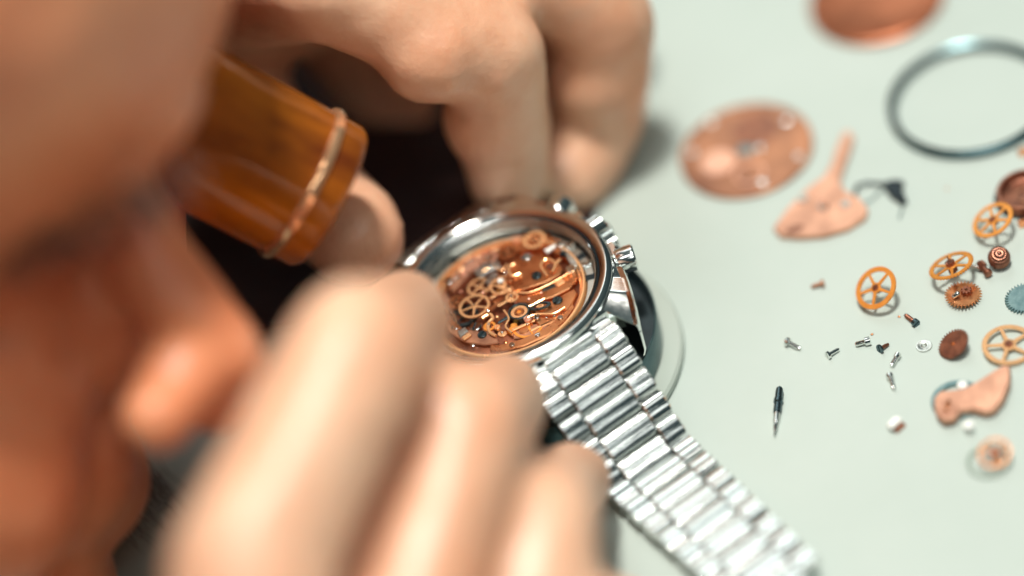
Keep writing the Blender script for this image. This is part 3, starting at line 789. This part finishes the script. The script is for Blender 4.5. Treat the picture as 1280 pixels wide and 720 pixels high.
# small pinion sitting on the saw-toothed gear
p = onz(1208, 364, 1.6)
t = thing('pinion', 'dark brown little pinion resting on the solid copper gear', 'watch part', TR(p.x, p.y, 1.15))
arbor_mb(.0, 1.3, 1.05, .05, .9, None, 9, .3).obj('leaves', m_cdark, t)
MB().capsule((-2.4, -.2, .6), (-1.7, -.2, .9), .45, .45).obj('pivot', m_steel, t)
# dark barrel cut by the right edge
t = thing('mainspring_barrel', 'open dark copper barrel with raised rim at the right edge, a wheel leaning on it', 'watch part', at(1283, 243, .8))
MB().lathe([(0, .5), (4.2, .5), (4.5, .7), (4.7, 2.3), (5.3, 2.3), (5.5, 2.0), (5.5, .1), (5.2, 0), (0, 0)], 72).obj('drum', m_cdark, t)
MB().ring(1.6, 2.0, .5, .9, 32, None, .05).obj('collar', m_cop2, t); MB().ring(2.9, 3.2, .5, .7, 32, None, .05).obj('collar', m_cdark, t)
out = []
for i in range(56 * 2):
    a = math.pi * i / 56; q = 6.1 if i % 2 else 5.5; out.append((q * math.cos(a), q * math.sin(a)))
MB().prism(out, -.0 + .05, .45, 0).obj('teeth', m_black, t, 20)
# ball shaped arbor and its collar piece
t = thing('coiled_arbor', 'small dark ball shaped arbor with engraved rings, beside the edge-on wheel', 'watch part', at(1249, 323, 1.6))
mb = MB()
pr = [(0, 0)]
for i in range(22):
    a = R(-80 + 165 * i / 21); q = 1.95 + (.12 if i % 2 else -.06); pr.append((q * math.cos(a), 2.0 + q * math.sin(a)))
pr.append((0, 4.0))
M = TR(0, 0, 1.8) @ frame(face_normal(20, .9)) @ TR(0, 0, -2.0)
mb.lathe(pr, 40, M); mb.obj('ball', m_cdark, t, 60)
c0 = onz(1229, 335, .8)
t = thing('winding_pinion', 'tiny toothed winding pinion on a stub, against the ball shaped arbor', 'watch part', TR(c0.x, c0.y, 0))
d1 = onz(1238, 345, .8) - onz(1222, 327, .8); a = math.atan2(d1.y, d1.x)
M = TR(0, 0, .95) @ Matrix.Rotation(a, 4, 'Z') @ RX
mb = MB(); mb.prism(knurl(.95, 0, 0, 9, .3), -1.2, .1, .1, M); mb.disc(.5, -1.6, 2.3, 16, M, .1); mb.disc(.75, 1.2, 2.2, 16, M, .1); mb.obj('toothed_collar', m_cdark, t)
d1 = onz(1215, 333, .8) - c0
MB().capsule((d1.x, d1.y, .7), (d1.x * .35, d1.y * .35, .8), .5, .45).obj('stub', m_brass_steel, t)
# little copper fragments by the barrel
for px, py, lab in [(1279, 190, 'copper chip at the right edge between the steel ring and the dark barrel'), (1279, 279, 'copper chip at the right edge just below the dark barrel')]:
    o = MB().prism([(-1, -.8), (.9, -1), (1.4, .3), (.4, 1.1), (-.9, .8)], 0, .7, .15).obj('copper_chip', m_cop, None); o.matrix_world = loc(at(px, py, .3)); tag(o, lab, 'watch part')
# pale washer
o = MB().lathe([(.35, 0), (1.45, 0), (1.5, .1), (1.45, .3), (1.1, .34), (.9, .25), (.55, .25), (.45, .36), (.35, .3), (.35, 0)], 32).obj('jewel_washer', m_brass_steel, None)
o.matrix_world = loc(at(1155, 432, .2)); tag(o, 'tiny pale round washer left of the dark brown gear', 'washer')
# lower blurred bridge on a steel ring
c0 = onz(1215, 495, 1.6)
t = thing('cock_bridge', 'blurred pinkish cock with a round eye at its left end, pointed to the upper right', 'watch part', TR(c0.x, c0.y, 0))
out = px_outline([(1168, 510), (1168, 498), (1176, 490), (1190, 489), (1205, 487), (1222, 478), (1240, 466), (1256, 457), (1263, 460), (1262, 480), (1254, 500), (1243, 513), (1232, 516), (1215, 512), (1202, 514), (1192, 525), (1180, 527), (1171, 520)], 1.7, c0)
MB().prism(out, .9, 2.1, .25).obj('plate', m_cock, t, 20)
q = onz(1185, 508, 2.1) - c0
MB().ring(.7, 1.6, 2.05, 2.5, 28, TR(q.x, q.y, 0), .1).obj('eye', m_cock, t); MB().capsule((q.x - .6, q.y - .9, 2.5), (q.x + .5, q.y + .7, 2.5), .3, .3).obj('bar', m_cop, t)
for x, y in [(1203, 482), (1211, 532)]:
    q = onz(x, y, 1.4) - c0; MB().lathe([(0, 0), (.7, 0), (.7, 1.0), (.95, 1.1), (.9, 1.7), (.5, 2.0), (0, 2.1)], 24, TR(q.x, q.y, 0)).obj('highlight_stub', m_chip, t)  # white stubs that paint the blurred highlight spots by the cock
o = MB().ring(3.4, 4.5, 0, .7, 48, None, .15).obj('steel_collar', m_teal, None); o.matrix_world = loc(at(1196, 500, .3)); tag(o, 'grey steel collar half hidden under the pinkish cock', 'ring')
# white cap
c0 = onz(1119, 530, .8)
t = thing('white_cap', 'small glossy white cap on a dark foot, alone below the screws', 'watch part', TR(c0.x, c0.y, 0) @ Matrix.Rotation(.5, 4, 'Z'))
MB().box(-1.0, 1.2, -1.3, .4, 0, .6, .1).obj('foot', m_cdark, t); MB().prism([(-1.5, -.5), (1.2, -.6), (1.4, .4), (.9, 1.0), (-1.2, .9)], .6, 1.5, .3).obj('cap', m_chip, t)

# screws
def screw_thing(label, hx, hy, tx, ty, rh=.85, rs=.42, hl=.7, m=m_steel, name='screw', grp='loose screws on the table'):
    rh *= .98; rs *= 1.05; e_ = .45; tx += (tx - hx) * e_; ty += (ty - hy) * e_
    a = onz(hx, hy, rh * .8); b = onz(tx, ty, rs)
    d = (b - a); L = d.length; d.normalize()
    M = TR(a.x, a.y, rh * .92) @ frame(Vector((d.x, d.y, -max(.02, (rh - rs) / max(L, .5)))).normalized())
    t = thing(name, label, 'screw', M, grp)
    for s_ in (1, -1):
        g = rh * .16; a0 = math.asin(.16)
        arc = [(rh * math.cos(a0 + (math.pi - 2 * a0) * i / 10), s_ * rh * math.sin(a0 + (math.pi - 2 * a0) * i / 10)) for i in range(11)]
        hm = MB() if s_ == 1 else hm
        hm.prism(arc, 0, hl * .55, 0)
    hm.disc(rh, hl * .35, hl, 24, None, .06)
    hm.obj('head', m, t, 25)
    pr = [(0, hl * .9)]; z = hl * .9; k = 0
    while z < L - .3:
        pr += [(rs, z), (rs * .82, z + .13)]; z += .26
    pr += [(rs * .7, L), (0, L + .05)]
    MB().lathe(pr, 16).obj('shank', m_cdark if m is m_dark else m, t, 60)
    return t
screw_thing('tiny dull screw alone, directly left of the lone five spoke wheel', 1030, 354, 1019, 357, .75, .4, .5, m_cop2)
screw_thing('steel screw with copper glint, directly above the long winding stem', 983, 427, 995, 433)
screw_thing('small screw lying between the stem screw and the pair of touching screws', 1034, 445, 1044, 439, .75, .38, .5)
screw_thing('bright steel screw, left one of the touching pair', 1088, 426, 1075, 429, .8, .5, 1.0)
screw_thing('dark short screw, right one of the touching pair', 1099, 437, 1107, 432, .85, .35, .4, m_dark)
screw_thing('dark headed screw, highest of the cluster, below the lone wheel', 1146, 405, 1136, 397, .75, .42, .8, m_dark)
screw_thing('steel screw slanting up right, upper of the two end-to-end screws', 1123, 443, 1117, 453, .6, .45, 1.0)
screw_thing('steel screw slanting down right, lower of the two end-to-end screws', 1112, 469, 1116, 481, .7, .42, .7)
# winding stem
a = onz(975, 484, .8); b = onz(968, 546, .4); L = (b - a).length; d = (b - a).normalized()
t = thing('stem_shaft', 'long thin dark winding stem lying nearly upright in the photo, apart from the screws', 'stem', TR(a.x, a.y, .95) @ frame(Vector((d.x, d.y, -.055)).normalized()))
MB().lathe([(0, 0), (.35, .1), (.62, .5), (.7, 1.2), (.7, 2.7), (.6, 2.8), (.85, 2.9), (.85, 3.6), (.6, 3.8), (.72, 4.0), (.72, L * .52)], 16).obj('square_end', m_dark, t, 25)
MB().lathe([(.5, L * .5), (.62, L * .54), (.55, L * .7), (.42, L * .72), (.38, L * .86), (.2, L * .9), (.16, L), (0, L)], 16).obj('shaft', m_steel, t, 25)
# crumbs
for px, py in [(1184, 236), (1124, 396), (1090, 418)]:
    o = MB().ell((0, 0, .15), (.3, .2, .15), None, 10).obj('copper_crumb', m_cop, None); o.matrix_world = loc(at(px, py, .1, px))
    tag(o, {1184: 'tiny copper crumb below the large steel ring', 1124: 'tiny copper crumb left of the dark headed screw', 1090: 'tiny copper crumb just above the touching screws'}[px], 'crumb')
